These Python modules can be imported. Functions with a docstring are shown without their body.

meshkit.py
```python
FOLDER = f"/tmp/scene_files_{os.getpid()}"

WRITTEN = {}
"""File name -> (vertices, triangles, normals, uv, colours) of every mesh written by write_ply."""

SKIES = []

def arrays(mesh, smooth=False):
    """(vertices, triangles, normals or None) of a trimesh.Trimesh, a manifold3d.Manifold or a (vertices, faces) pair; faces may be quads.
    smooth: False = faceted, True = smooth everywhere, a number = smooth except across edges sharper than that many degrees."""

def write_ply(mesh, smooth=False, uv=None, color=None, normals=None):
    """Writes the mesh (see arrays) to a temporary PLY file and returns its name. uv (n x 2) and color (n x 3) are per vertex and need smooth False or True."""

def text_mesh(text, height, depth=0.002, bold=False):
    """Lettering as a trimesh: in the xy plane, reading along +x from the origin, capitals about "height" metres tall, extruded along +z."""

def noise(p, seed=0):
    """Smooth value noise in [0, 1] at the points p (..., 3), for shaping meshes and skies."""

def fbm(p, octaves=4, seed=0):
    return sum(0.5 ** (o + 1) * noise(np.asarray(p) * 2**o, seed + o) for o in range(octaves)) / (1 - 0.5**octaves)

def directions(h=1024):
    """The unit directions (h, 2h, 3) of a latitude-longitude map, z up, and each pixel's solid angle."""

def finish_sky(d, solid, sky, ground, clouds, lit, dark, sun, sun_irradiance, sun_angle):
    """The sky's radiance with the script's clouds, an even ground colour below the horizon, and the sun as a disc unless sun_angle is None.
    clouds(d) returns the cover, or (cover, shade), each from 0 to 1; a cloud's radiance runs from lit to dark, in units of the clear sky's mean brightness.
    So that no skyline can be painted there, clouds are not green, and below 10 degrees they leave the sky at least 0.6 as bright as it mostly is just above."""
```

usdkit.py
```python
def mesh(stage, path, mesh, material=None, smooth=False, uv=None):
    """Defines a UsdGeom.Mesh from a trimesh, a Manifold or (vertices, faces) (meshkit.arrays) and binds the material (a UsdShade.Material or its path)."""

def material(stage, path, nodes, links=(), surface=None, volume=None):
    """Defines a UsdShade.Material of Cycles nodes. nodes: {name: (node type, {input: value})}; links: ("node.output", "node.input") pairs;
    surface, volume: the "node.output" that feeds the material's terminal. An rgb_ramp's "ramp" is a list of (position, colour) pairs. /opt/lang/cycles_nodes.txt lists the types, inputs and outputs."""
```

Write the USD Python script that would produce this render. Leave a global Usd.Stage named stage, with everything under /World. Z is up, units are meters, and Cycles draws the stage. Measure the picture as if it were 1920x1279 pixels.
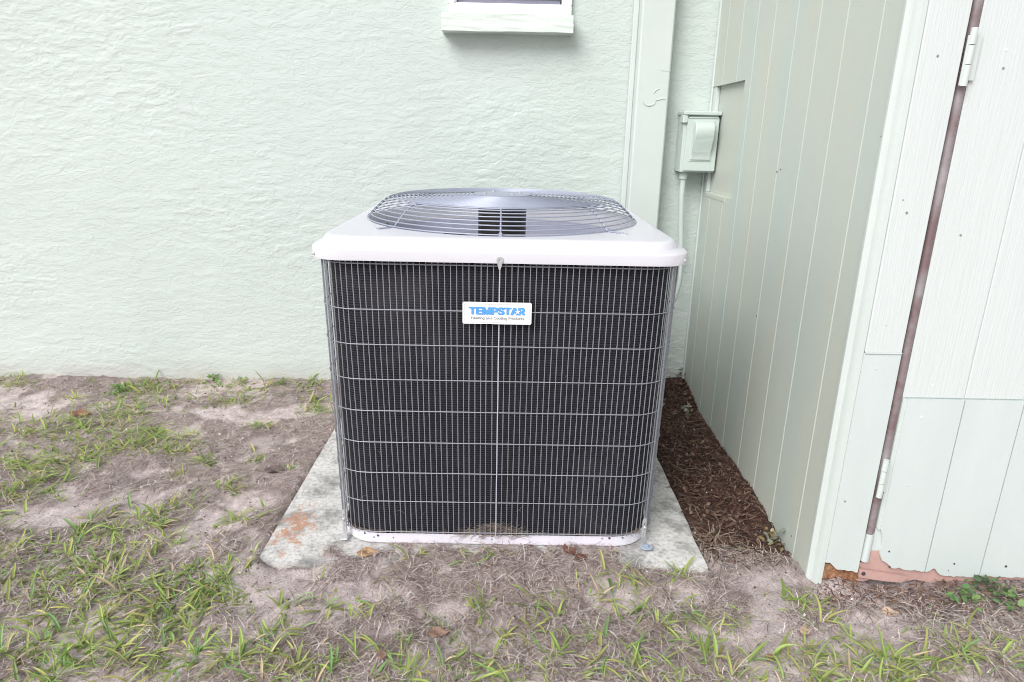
import math
import numpy as np, trimesh, manifold3d as m3, usdkit, meshkit
from shapely.geometry import Polygon, Point, box as sbox
from pxr import Usd, UsdGeom, UsdLux, UsdShade, Sdf, Gf, Vt

stage = Usd.Stage.CreateInMemory()
UsdGeom.SetStageUpAxis(stage, UsdGeom.Tokens.z)
UsdGeom.SetStageMetersPerUnit(stage, 1.0)
UsdGeom.Xform.Define(stage, '/World')
UsdGeom.Scope.Define(stage, '/World/Looks')

# ------------------------------------------------------------------ camera
CAM = np.array([0, 0, 1.15])
CR = np.array([0.99977934, -0.00369391, 0.02067922])
CU = np.array([-0.01866545, 0.29541011, 0.95518818])
CF = np.array([0.00963723, 0.9553634, -0.29527598])
FPX = 1261.04
cam = UsdGeom.Camera.Define(stage, '/World/camera')
cam.AddTransformOp().Set(Gf.Matrix4d(*CR, 0, *CU, 0, *(-CF), 0, *CAM, 1))
cam.CreateHorizontalApertureAttr(36.0)
cam.CreateFocalLengthAttr(FPX / 1920 * 36.0)
cam.CreateExposureAttr(1.12)
cam.CreateClippingRangeAttr(Gf.Vec2f(0.05, 1000))

# ------------------------------------------------------------------ sky and sun
SUN = np.array([-0.52, -0.76, 0.84]); SUN /= np.linalg.norm(SUN)
el, rot = math.asin(SUN[2]), math.atan2(SUN[0], SUN[1])
usdkit.material(stage, '/World/Looks/sky_look', {
    'sky': ('sky_texture', {'sky_type': 'single_scattering', 'sun_disc': False, 'sun_elevation': el, 'sun_rotation': rot, 'aerosol_density': 2.0}),
    'flat': ('hsv', {'saturation': 0.28, 'value': 1.0}),
    'bg': ('background_shader', {'strength': 0.085})},
    [('sky.color', 'flat.color'), ('flat.color', 'bg.color')], surface='bg.background')
dome = UsdLux.DomeLight.Define(stage, '/World/sky')
UsdShade.MaterialBindingAPI.Apply(dome.GetPrim()).Bind(UsdShade.Material.Get(stage, '/World/Looks/sky_look'))
sun = UsdLux.DistantLight.Define(stage, '/World/sun')
sun.CreateIntensityAttr(0.4); sun.CreateAngleAttr(38.0)
sun.CreateColorAttr(Gf.Vec3f(1.0, 0.975, 0.95))
sun.GetPrim().CreateAttribute('inputs:normalize', Sdf.ValueTypeNames.Bool).Set(True)
zx = -SUN
q = Gf.Rotation(Gf.Vec3d(0, 0, -1), Gf.Vec3d(*zx))
sun.AddTransformOp().Set(Gf.Matrix4d().SetRotate(q))

# ------------------------------------------------------------------ helpers
rng = np.random.default_rng(11)
used = {}

def path_of(name, parent='/World'):
    n = used.get((parent, name), 0); used[(parent, name)] = n + 1
    return f'{parent}/{name}' if n == 0 else f'{parent}/{name}_{n:03d}'

def tag(prim, label=None, cat=None, group=None, kind=None):
    for k, v in (('label', label), ('category', cat), ('group', group), ('kind', kind)):
        if v: prim.SetCustomDataByKey(k, v)
    return prim

def thing(name, label, cat, loc=(0, 0, 0), group=None):
    x = UsdGeom.Xform.Define(stage, path_of(name)); x.AddTranslateOp().Set(Gf.Vec3d(*map(float, loc)))
    return tag(x.GetPrim(), label, cat, group)

def obj(name, mesh, mat, parent=None, smooth=30, color=None, label=None, attrs=None):
    """One Mesh prim; vertices are in world metres, moved into the parent's frame."""
    pp = str(parent.GetPath()) if parent else '/World'
    off = np.zeros(3)
    if parent:
        m = UsdGeom.Xformable(parent).ComputeLocalToWorldTransform(Usd.TimeCode.Default())
        off = np.array(m.ExtractTranslation())
    if isinstance(mesh, (list,)):
        mesh = trimesh.util.concatenate([M(x) for x in mesh])
    v, f, n = meshkit.arrays(mesh, False if color is not None else smooth)
    p = path_of(name, pp)
    g = usdkit.mesh(stage, p, (v - off, f), mat, smooth=False)
    if n is not None:
        g.CreateNormalsAttr(Vt.Vec3fArray.FromNumpy(n.astype(np.float32))); g.SetNormalsInterpolation('vertex')
    if color is not None:
        UsdGeom.PrimvarsAPI(g).CreatePrimvar('tint', Sdf.ValueTypeNames.Color3fArray, 'vertex').Set(Vt.Vec3fArray.FromNumpy(np.asarray(color, np.float32)))
    prim = g.GetPrim()
    if label: prim.SetCustomDataByKey('label', label)
    return prim

def M(x):
    if isinstance(x, trimesh.Trimesh): return x
    v, f, _ = meshkit.arrays(x, False)
    return trimesh.Trimesh(v, f, process=False)

def bx(x0, x1, y0, y1, z0, z1, r=0.0):
    """A box with chamfered edges of size r."""
    if r <= 0: return M(m3.Manifold.cube((x1 - x0, y1 - y0, z1 - z0)).translate((x0, y0, z0)))
    pts = []
    for a in (0, 1):
        for b in (0, 1):
            for c in (0, 1):
                for k in range(3):
                    p = [x0 if a == 0 else x1, y0 if b == 0 else y1, z0 if c == 0 else z1]
                    for j in range(3):
                        if j != k: p[j] += r if (a, b, c)[j] == 0 else -r
                    pts.append(p)
    return M(m3.Manifold.hull_points(np.array(pts)))

def tube(pts, r, n=6, closed=False):
    """A round tube along points."""
    P = np.asarray(pts, float); k = len(P)
    T = (np.roll(P, -1, 0) - np.roll(P, 1, 0)) if closed else np.gradient(P, axis=0)
    T /= np.linalg.norm(T, axis=1, keepdims=True)
    ref = np.array([0, 0, 1.0]) if abs(T[:, 2]).max() < 0.95 else np.array([1.0, 0.31, 0.0])
    A = np.cross(T, ref); A /= np.linalg.norm(A, axis=1, keepdims=True); B = np.cross(T, A)
    rr = np.broadcast_to(np.asarray(r, float), (k,))
    a = np.arange(n) / n * 2 * np.pi
    V = P[:, None] + rr[:, None, None] * (np.cos(a)[None, :, None] * A[:, None] + np.sin(a)[None, :, None] * B[:, None])
    V = V.reshape(-1, 3); F = []
    for i in range(k if closed else k - 1):
        j = (i + 1) % k
        for s in range(n):
            t = (s + 1) % n
            F += [[i * n + s, i * n + t, j * n + t], [i * n + s, j * n + t, j * n + s]]
    if not closed:
        for base, flip in ((0, 1), ((k - 1) * n, 0)):
            for s in range(1, n - 1):
                F.append([base, base + s + 1, base + s] if flip == 0 else [base, base + s, base + s + 1])
    return trimesh.Trimesh(V, np.array(F)[:, ::-1], process=False)

def prism_y(poly, y0, y1):
    """Extrudes a shapely polygon in (x, z) from y0 to y1."""
    m = trimesh.creation.extrude_polygon(poly, abs(y1 - y0), engine='earcut')
    v = m.vertices.copy()
    m.vertices = np.stack([v[:, 0], y1 - v[:, 2], v[:, 1]], 1)
    return m

def prism_z(poly, z0, z1):
    m = trimesh.creation.extrude_polygon(poly, z1 - z0, engine='earcut')
    m.apply_translation((0, 0, z0)); return m

def loft(loops, close_top=False, flip=False):
    L = np.asarray(loops, float); a, b = L.shape[:2]; F = []
    i = np.arange(b); j = (i + 1) % b
    for k in range(a - 1):
        F.append(np.stack([k * b + i, k * b + j, (k + 1) * b + j], 1)); F.append(np.stack([k * b + i, (k + 1) * b + j, (k + 1) * b + i], 1))
    F = np.vstack(F)
    if flip: F = F[:, ::-1]
    return trimesh.Trimesh(L.reshape(-1, 3), F, process=False)

def hit(u, v, axis, val):
    r = CR * (u - 960) / FPX - CU * (v - 639.5) / FPX + CF
    t = (val - CAM[axis]) / r[axis]
    return CAM + t * r

def sm(x, a, b):
    t = np.clip((x - a) / (b - a), 0, 1); return t * t * (3 - 2 * t)

# ------------------------------------------------------------------ materials
def look(name, color, rough=0.5, var=0.0, scale=12.0, bump=0.0, bscale=60.0, stretch=(1, 1, 1), metal=0.0, color2=None, edge=(0.4, 0.65), spec=0.5, detail=4):
    """Principled surface with noise-driven tone, an optional second colour in patches and fine relief."""
    nodes = {'pos': ('geometry', {}), 'map': ('mapping', {'scale': stretch}),
             'n1': ('noise_texture', {'scale': scale, 'detail': detail, 'roughness': 0.6}),
             'p': ('principled_bsdf', {'roughness': rough, 'metallic': metal, 'specular_ior_level': spec})}
    links = [('pos.position', 'map.vector'), ('map.vector', 'n1.vector')]
    c = np.array(color, float)
    c2 = np.array(color2, float) if color2 is not None else None
    if c2 is None:
        nodes['r'] = ('rgb_ramp', {'ramp': [(0.25, tuple(c * (1 - var))), (0.75, tuple(np.minimum(c * (1 + var), 1)))]})
    else:
        nodes['r'] = ('rgb_ramp', {'ramp': [(0.0, tuple(c * (1 - var))), (edge[0], tuple(c)), (edge[1], tuple(c2)), (1.0, tuple(c2 * (1 - var)))]})
    links += [('n1.fac', 'r.fac'), ('r.color', 'p.base_color')]
    if bump:
        nodes['n2'] = ('noise_texture', {'scale': bscale, 'detail': 4, 'roughness': 0.6})
        nodes['b'] = ('bump', {'strength': 1.0, 'distance': bump})
        links += [('map.vector', 'n2.vector'), ('n2.fac', 'b.height'), ('b.normal', 'p.normal')]
    return usdkit.material(stage, f'/World/Looks/{name}', nodes, links, surface='p.BSDF')

def leaf_look(name, rough=0.5, trans=0.3, spec=0.3):
    return usdkit.material(stage, f'/World/Looks/{name}', {
        'a': ('attribute', {'attribute': 'tint'}), 'p': ('principled_bsdf', {'roughness': rough, 'specular_ior_level': spec}),
        't': ('translucent_bsdf', {}), 'm': ('mix_closure', {'fac': trans})},
        [('a.color', 'p.base_color'), ('a.color', 't.color'), ('p.BSDF', 'm.closure1'), ('t.BSDF', 'm.closure2')], surface='m.closure')

MINT = (0.475, 0.535, 0.510)
usdkit.material(stage, '/World/Looks/stucco_paint', {
    'pos': ('geometry', {}), 'map': ('mapping', {'scale': (1, 1, 2.1)}), 'map2': ('mapping', {'scale': (1, 1, 1.7)}),
    'n0': ('noise_texture', {'scale': 2.2, 'detail': 4}), 'r0': ('rgb_ramp', {'ramp': [(0.25, tuple(np.array(MINT) * .965)), (0.75, tuple(np.array(MINT) * 1.035))]}),
    'n1': ('noise_texture', {'scale': 19.0, 'detail': 5, 'roughness': 0.62, 'distortion': 1.3}), 'r1': ('rgb_ramp', {'ramp': [(0.47, (0, 0, 0)), (0.545, (1, 1, 1))]}),
    'n2': ('noise_texture', {'scale': 62.0, 'detail': 3, 'roughness': 0.6, 'distortion': 0.5}), 'r2': ('rgb_ramp', {'ramp': [(0.46, (0, 0, 0)), (0.58, (1, 1, 1))]}),
    'n3': ('noise_texture', {'scale': 6.0, 'detail': 3}), 'r3': ('rgb_ramp', {'ramp': [(0.42, (0.10, 0.10, 0.10)), (0.60, (1, 1, 1))]}),
    'sx': ('separate_xyz', {}), 'mz': ('map_range', {'from_min': 0.11, 'from_max': -0.02, 'to_min': 0.0, 'to_max': 1.0, 'clamp': True}), 'ms': ('math', {'math_type': 'multiply', 'use_clamp': True}), 'mc': ('mix', {'mix_type': 'mix', 'color2': (0.36, 0.30, 0.27)}),
    'm2': ('math', {'math_type': 'multiply'}), 'm3': ('math', {'math_type': 'multiply_add', 'value2': 0.55}),
    'b': ('bump', {'strength': 1.0, 'distance': 0.0006}), 'p': ('principled_bsdf', {'roughness': 0.55, 'specular_ior_level': 0.4})},
    [('pos.position', 'map.vector'), ('pos.position', 'map2.vector'), ('pos.position', 'n0.vector'), ('n0.fac', 'r0.fac'), ('map.vector', 'n1.vector'), ('n1.fac', 'r1.fac'), ('map2.vector', 'n2.vector'), ('n2.fac', 'r2.fac'),
     ('pos.position', 'n3.vector'), ('n3.fac', 'r3.fac'), ('r2.color', 'm2.value1'), ('r3.color', 'm2.value2'), ('m2.value', 'm3.value1'), ('r1.color', 'm3.value3'), ('m3.value', 'b.height'), ('b.normal', 'p.normal'), ('pos.position', 'sx.vector'), ('sx.z', 'mz.value'), ('mz.result', 'ms.value1'), ('n3.fac', 'ms.value2'), ('ms.value', 'mc.fac'), ('r0.color', 'mc.color1'), ('mc.color', 'p.base_color')], surface='p.BSDF')
stucco = '/World/Looks/stucco_paint'
trim_mint = look('trim_paint', (0.50, 0.55, 0.53), 0.42, 0.03, 6, 0.0002, 160)
sill_look = look('sill_paint', (0.58, 0.64, 0.60), 0.55, 0.04, 9, 0.0012, 120)
siding_look = look('siding_paint', (0.445, 0.475, 0.418), 0.5, 0.04, 2.2, 0.00035, 55, (1, 2.2, 0.5), color2=(0.415, 0.475, 0.435), edge=(0.42, 0.62))
board_look = look('plywood_paint', (0.535, 0.58, 0.572), 0.45, 0.02, 5, 0.0013, 30, (6, 1, 0.30))
panel_look = look('panel_paint', (0.50, 0.555, 0.545), 0.40, 0.03, 4, 0.0003, 60, (3, 1, 0.8))
salmon = look('salmon_primer', (0.44, 0.28, 0.25), 0.6, 0.12, 25, 0.0004, 120)
mauve = look('mauve_steel', (0.155, 0.105, 0.108), 0.45, 0.15, 7, 0.0003, 90, color2=(0.27, 0.245, 0.255), edge=(0.42, 0.62))
rot_look = look('rotten_wood', (0.20, 0.085, 0.04), 0.9, 0.3, 70, 0.004, 150, color2=(0.36, 0.21, 0.12), edge=(0.4, 0.6))
rot_pan = look('dirty_pan', (0.10, 0.08, 0.07), 0.8, 0.3, 40)
dark = look('dark_void', (0.02, 0.018, 0.018), 0.7, 0.2, 20)
screw_look = look('screw_metal', (0.33, 0.32, 0.31), 0.45, 0.2, 200, metal=0.6)
hole_look = look('rust_hole', (0.05, 0.04, 0.04), 0.7, 0.2, 200)
white_metal = look('lid_paint', (0.545, 0.545, 0.585), 0.33, 0.02, 5, 0.00006, 300)
rail_look = look('rail_paint', (0.66, 0.64, 0.71), 0.4, 0.05, 14, 0.0001, 200)
throat_look = look('throat_paint', (0.42, 0.43, 0.53), 0.45, 0.06, 10)
wire_look = look('wire_coating', (0.22, 0.23, 0.26), 0.42, 0.12, 9, metal=0.1)
strap_look = look('strap_coating', (0.38, 0.39, 0.46), 0.4, 0.06, 12)
guard_look = look('guard_coating', (0.29, 0.315, 0.395), 0.42, 0.10, 14, metal=0.1)
zinc = look('galvanised_strap', (0.46, 0.47, 0.48), 0.42, 0.2, 60, 0.0003, 120, metal=0.5)
bluecap = look('blue_grey_washer', (0.28, 0.34, 0.43), 0.45, 0.1, 60)
motor_look = look('motor_black', (0.022, 0.018, 0.017), 0.5, 0.2, 40)
blade_look = look('fan_blade', (0.30, 0.31, 0.35), 0.4, 0.1, 20, metal=0.4)
plate_look = look('nameplate_white', (0.84, 0.85, 0.85), 0.3, 0.01, 20)
blue_ink = look('blue_ink', (0.085, 0.30, 0.66), 0.4, 0.1, 60)
grey_ink = look('grey_ink', (0.20, 0.21, 0.23), 0.5, 0.05, 60)
box_look = look('box_paint', (0.46, 0.53, 0.50), 0.42, 0.03, 10, 0.0002, 140)
vinyl = look('white_vinyl', (0.84, 0.845, 0.86), 0.3, 0.015, 6)
blind_look = look('lavender_blind', (0.62, 0.59, 0.73), 0.5, 0.05, 20)
rubber = look('dark_rubber', (0.03, 0.03, 0.033), 0.6, 0.1, 60)

# coil: closely packed dark fins seen as a fine weave, with lighter bent patches
usdkit.material(stage, '/World/Looks/coil_fins', {
    'pos': ('geometry', {}), 'w': ('wave_texture', {'wave_type': 'bands', 'bands_direction': 'z', 'scale': 46.0, 'distortion': 1.2, 'detail': 2.0, 'detail_scale': 6.0}),
    'n': ('noise_texture', {'scale': 260.0, 'detail': 3}), 'n2': ('noise_texture', {'scale': 3.2, 'detail': 5, 'roughness': 0.65}),
    'r2': ('rgb_ramp', {'ramp': [(0.54, (0, 0, 0)), (0.80, (0.8, 0.8, 0.8))]}),
    'mx': ('mix_float', {'fac': 0.5}), 'r': ('rgb_ramp', {'ramp': [(0.25, (0.005, 0.005, 0.008)), (0.8, (0.032, 0.032, 0.041))]}),
    'mc': ('mix', {'mix_type': 'mix', 'color2': (0.052, 0.049, 0.054)}), 'b': ('bump', {'strength': 0.8, 'distance': 0.002}),
    'p': ('principled_bsdf', {'roughness': 0.6, 'specular_ior_level': 0.2})},
    [('pos.position', 'w.vector'), ('pos.position', 'n.vector'), ('pos.position', 'n2.vector'), ('w.fac', 'mx.a'), ('n.fac', 'mx.b'), ('mx.result', 'r.fac'),
     ('n2.fac', 'r2.fac'), ('r2.color', 'mc.fac'), ('r.color', 'mc.color1'), ('mc.color', 'p.base_color'), ('mx.result', 'b.height'), ('b.normal', 'p.normal')], surface='p.BSDF')
coil_look = '/World/Looks/coil_fins'
# concrete with dark lichen mottling and one orange rust stain
usdkit.material(stage, '/World/Looks/pad_concrete', {
    'pos': ('geometry', {}), 'n1': ('noise_texture', {'scale': 9.0, 'detail': 6, 'roughness': 0.7}), 'n2': ('noise_texture', {'scale': 75.0, 'detail': 4, 'roughness': 0.7}),
    'r1': ('rgb_ramp', {'ramp': [(0.32, (0.20, 0.20, 0.20)), (0.43, (0.36, 0.355, 0.345)), (0.52, (0.54, 0.53, 0.515)), (0.75, (0.64, 0.63, 0.615))]}),
    'r2': ('rgb_ramp', {'ramp': [(0.33, (0.60, 0.60, 0.61)), (0.48, (0.95, 0.95, 0.95)), (0.7, (1.08, 1.08, 1.08))]}),
    'mu': ('mix', {'mix_type': 'multiply', 'fac': 1.0}),
    'mr': ('mapping', {'mapping_type': 'point', 'scale': (9.0, 4.4, 1.0), 'location': (5.62, -7.80, 0)}),
    'g': ('gradient_texture', {'gradient_type': 'spherical'}), 'n3': ('noise_texture', {'scale': 26.0, 'detail': 7, 'roughness': 0.8}),
    'r4': ('rgb_ramp', {'ramp': [(0.38, (0, 0, 0)), (0.62, (1, 1, 1))]}), 'ad': ('math', {'math_type': 'multiply'}), 'r3': ('rgb_ramp', {'ramp': [(0.26, (0, 0, 0)), (0.46, (0.8, 0.8, 0.8))]}),
    'mx': ('mix', {'mix_type': 'mix', 'color2': (0.42, 0.20, 0.11)}), 'b': ('bump', {'strength': 1.0, 'distance': 0.0035}),
    'p': ('principled_bsdf', {'roughness': 0.85, 'specular_ior_level': 0.25})},
    [('pos.position', 'n1.vector'), ('pos.position', 'n2.vector'), ('n1.fac', 'r1.fac'), ('n2.fac', 'r2.fac'), ('r1.color', 'mu.color1'), ('r2.color', 'mu.color2'),
     ('pos.position', 'mr.vector'), ('mr.vector', 'g.vector'), ('pos.position', 'n3.vector'), ('g.fac', 'ad.value1'), ('n3.fac', 'r4.fac'), ('r4.color', 'ad.value2'),
     ('ad.value', 'r3.fac'), ('r3.color', 'mx.fac'), ('mu.color', 'mx.color1'), ('mx.color', 'p.base_color'), ('n2.fac', 'b.height'), ('b.normal', 'p.normal')], surface='p.BSDF')
pad_look = '/World/Looks/pad_concrete'
usdkit.material(stage, '/World/Looks/soil', {
    'a': ('attribute', {'attribute': 'tint'}), 'pos': ('geometry', {}), 'n': ('noise_texture', {'scale': 210.0, 'detail': 5, 'roughness': 0.75}),
    'n1': ('noise_texture', {'scale': 24.0, 'detail': 6, 'roughness': 0.7}), 'r1': ('rgb_ramp', {'ramp': [(0.3, (0.66, 0.63, 0.62)), (0.7, (1.2, 1.2, 1.2))]}),
    'r': ('rgb_ramp', {'ramp': [(0.32, (0.42, 0.39, 0.38)), (0.48, (0.95, 0.95, 0.95)), (0.72, (1.22, 1.22, 1.22))]}), 'm': ('mix', {'mix_type': 'multiply', 'fac': 1.0}), 'm1': ('mix', {'mix_type': 'multiply', 'fac': 1.0}),
    'b': ('bump', {'strength': 1.0, 'distance': 0.010}), 'p': ('principled_bsdf', {'roughness': 0.95, 'specular_ior_level': 0.15})},
    [('pos.position', 'n.vector'), ('pos.position', 'n1.vector'), ('n.fac', 'r.fac'), ('n1.fac', 'r1.fac'), ('a.color', 'm.color1'), ('r.color', 'm.color2'), ('m.color', 'm1.color1'), ('r1.color', 'm1.color2'),
     ('m1.color', 'p.base_color'), ('n.fac', 'b.height'), ('b.normal', 'p.normal')], surface='p.BSDF')
grass_look = leaf_look('grass_blade', 0.45, 0.35, 0.35)
straw_look = leaf_look('dry_straw', 0.8, 0.12, 0.2)
pane_look = usdkit.material(stage, '/World/Looks/window_glass', {'t': ('transparent_bsdf', {'color': (0.96, 0.97, 0.98)}), 'g': ('glossy_bsdf', {'roughness': 0.03, 'color': (1, 1, 1)}), 'f': ('fresnel', {'IOR': 1.5}), 'm': ('mix_closure', {})},
    [('f.fac', 'm.fac'), ('t.BSDF', 'm.closure1'), ('g.BSDF', 'm.closure2')], surface='m.closure')

# ------------------------------------------------------------------ the ground
WALLY, SHEDX, DOORY = 3.03, 0.855, 1.575
PX0, PX1, PY0, PY1 = -0.683, 0.580, 1.615, 2.78      # concrete pad

def axis(lo, hi, step, far, k=22):
    fine = np.arange(lo, hi + step / 2, step)
    g = np.geomspace(step * 1.5, far, k)
    return np.concatenate([lo - np.cumsum(g)[::-1], fine, hi + np.cumsum(g)])

SAND = [(40, 745, .30), (500, 770, .16), (575, 765, .13), (130, 945, .20), (60, 960, .14), (385, 985, .15), (350, 1015, .10), (455, 1105, .12), (520, 1070, .10), (640, 1110, .09), (560, 1095, .08),
        (1165, 1125, .10), (1410, 1078, .13), (1440, 1165, .12), (1340, 1180, .08), (760, 1235, .07), (200, 1275, .10), (60, 1270, .10), (400, 765, .12), (470, 925, .10), (250, 880, .08), (1460, 1110, .08), (840, 1130, .06), (1290, 1110, .07), (330, 800, .10)]
SANDW = [(*hit(u, v, 2, 0)[:2], r) for u, v, r in SAND]

def sandy(x, y):
    s = np.zeros_like(x)
    for a, b, r in SANDW: s = np.maximum(s, np.exp(-(((x - a) / r) ** 2 + ((y - b) / (r * 0.62)) ** 2)))
    w = meshkit.fbm(np.stack([x * 12, y * 12, 0 * x], -1), 5, 5) - .5
    w2 = meshkit.fbm(np.stack([x * 3.1, y * 3.1, 0 * x + 4], -1), 3, 15)
    return np.clip(sm(s * .95 + w * 2.0, 0.26, 0.62) + 0.8 * sm(w2 + w * .5, 0.56, 0.72), 0, 1)

def mulchy(x, y):
    w = meshkit.fbm(np.stack([x * 8, y * 8, 0 * x], -1), 4, 9) - .5
    a = sm(x + w * .12, 0.46, 0.60) * sm(y + w * .25, 1.62, 1.86)
    b = sm(x, 0.95, 1.15) * np.exp(-((y - 1.50 + w * .1) / 0.07) ** 2) * 0.8
    c = np.exp(-(((x + .33) / .10) ** 2 + ((y - 2.45) / .05) ** 2)) * 0
    return np.clip(a + b + c, 0, 1)

def gz(x, y):
    x, y = np.asarray(x, float), np.asarray(y, float)
    p = np.stack([x * 5, y * 5, 0 * x], -1)
    near = np.exp(-((x / 4) ** 2 + ((y - 2) / 4) ** 2))
    z = -0.016 + (meshkit.fbm(p, 3, 1) - .5) * 0.030 + (meshkit.fbm(p * 7, 3, 2) - .5) * 0.016 * near
    edge = meshkit.noise(np.stack([x * 14, y * 14, 0 * x], -1), 3) - .5
    # soil washed over the front middle of the pad
    m = sm(x + edge * .05, -0.545, -0.475) * (1 - sm(x + edge * .05, 0.335, 0.40)) * (1 - sm(y, 1.715, 1.80)) * sm(y, 1.40, 1.60)
    z = z + m * (0.014 + edge * .006) - 0.008 * m * sm(y, 1.655, 1.69)
    # round the covered front left corner
    c = (1 - sm(np.hypot(x + 0.72, (y - 1.58) * 1.1) + edge * .03, 0.045, 0.085)); z = z + c * .028
    # inside the pad footprint the soil stays under the slab except where it was washed over
    inside = sm(x, PX0 - .02, PX0 + .02) * (1 - sm(x, PX1 - .02, PX1 + .02)) * sm(y, PY0 - .02, PY0 + .03) * (1 - sm(y, PY1 - .02, PY1 + .02))
    z = z + 0.006 * np.exp(-(np.maximum(np.maximum(PX0 - x, x - PX1), np.maximum(PY0 - y, 0)) / .06) ** 2)
    z = z - inside * (1 - np.clip(m + c, 0, 1)) * 0.04
    # heaped against the shed corner and the back
    z = z + 0.055 * sm(y, 2.62, 3.0) * sm(x, 0.35, 0.80) + 0.012 * sm(x, 0.62, 0.84) * sm(y, 1.75, 2.0)
    z = z + 0.008 * np.exp(-((x - 1.45) / .22) ** 2 - ((y - 1.60) / .10) ** 2) - .006 * np.exp(-((x - 1.08) / .12) ** 2 - ((y - 1.57) / .05) ** 2) + 0.028 * np.exp(-((x - .93) / .06) ** 2 - ((y - 1.575) / .05) ** 2)
    z = z - 0.028 * np.exp(-((x - .855) / .05) ** 2 - ((y - 1.52) / .07) ** 2) - 0.03 * np.exp(-((x - 1.10) / .06) ** 2 - ((y - 1.49) / .05) ** 2)
    z = z + 0.016 * sm(y, 2.90, 3.02) * (1 - sm(x, -.4, -.2))
    z = z - 0.010 * sandy(x, y) * near
    return z

gx, gy = axis(-2.75, 1.75, 0.0095, 70), axis(0.95, 3.10, 0.0095, 70)
X, Y = np.meshgrid(gx, gy, indexing='ij')
Z = gz(X, Y)
nx, ny = X.shape
idx = np.arange(nx * ny).reshape(nx, ny)
GF = np.vstack([np.stack([idx[:-1, :-1].ravel(), idx[1:, :-1].ravel(), idx[1:, 1:].ravel()], 1), np.stack([idx[:-1, :-1].ravel(), idx[1:, 1:].ravel(), idx[:-1, 1:].ravel()], 1)])
S, MU = sandy(X, Y), mulchy(X, Y)
cb = np.array([0.43, 0.362, 0.345]); cs = np.array([0.69, 0.605, 0.595]); cm = np.array([0.066, 0.044, 0.037])
n0 = meshkit.fbm(np.stack([X * 3, Y * 3, 0 * X], -1), 3, 31)
col = cb * (0.75 + 0.5 * n0[..., None])
col = col * (1 - S[..., None]) + cs * (0.9 + .2 * n0[..., None]) * S[..., None]
col = col * (1 - MU[..., None]) + cm * MU[..., None]
v = np.stack([X, Y, Z], -1).reshape(-1, 3)
g = obj('ground', (v, GF), '/World/Looks/soil', None, smooth=True, color=col.reshape(-1, 3))
_, _, gn = meshkit.arrays((v, GF), True)
gm = UsdGeom.Mesh(g); gm.CreateNormalsAttr(Vt.Vec3fArray.FromNumpy(gn.astype(np.float32))); gm.SetNormalsInterpolation('vertex')
tag(g, 'sandy soil yard with bare pinkish patches and a dark strip beside the shed', 'ground', kind='structure')

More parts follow.
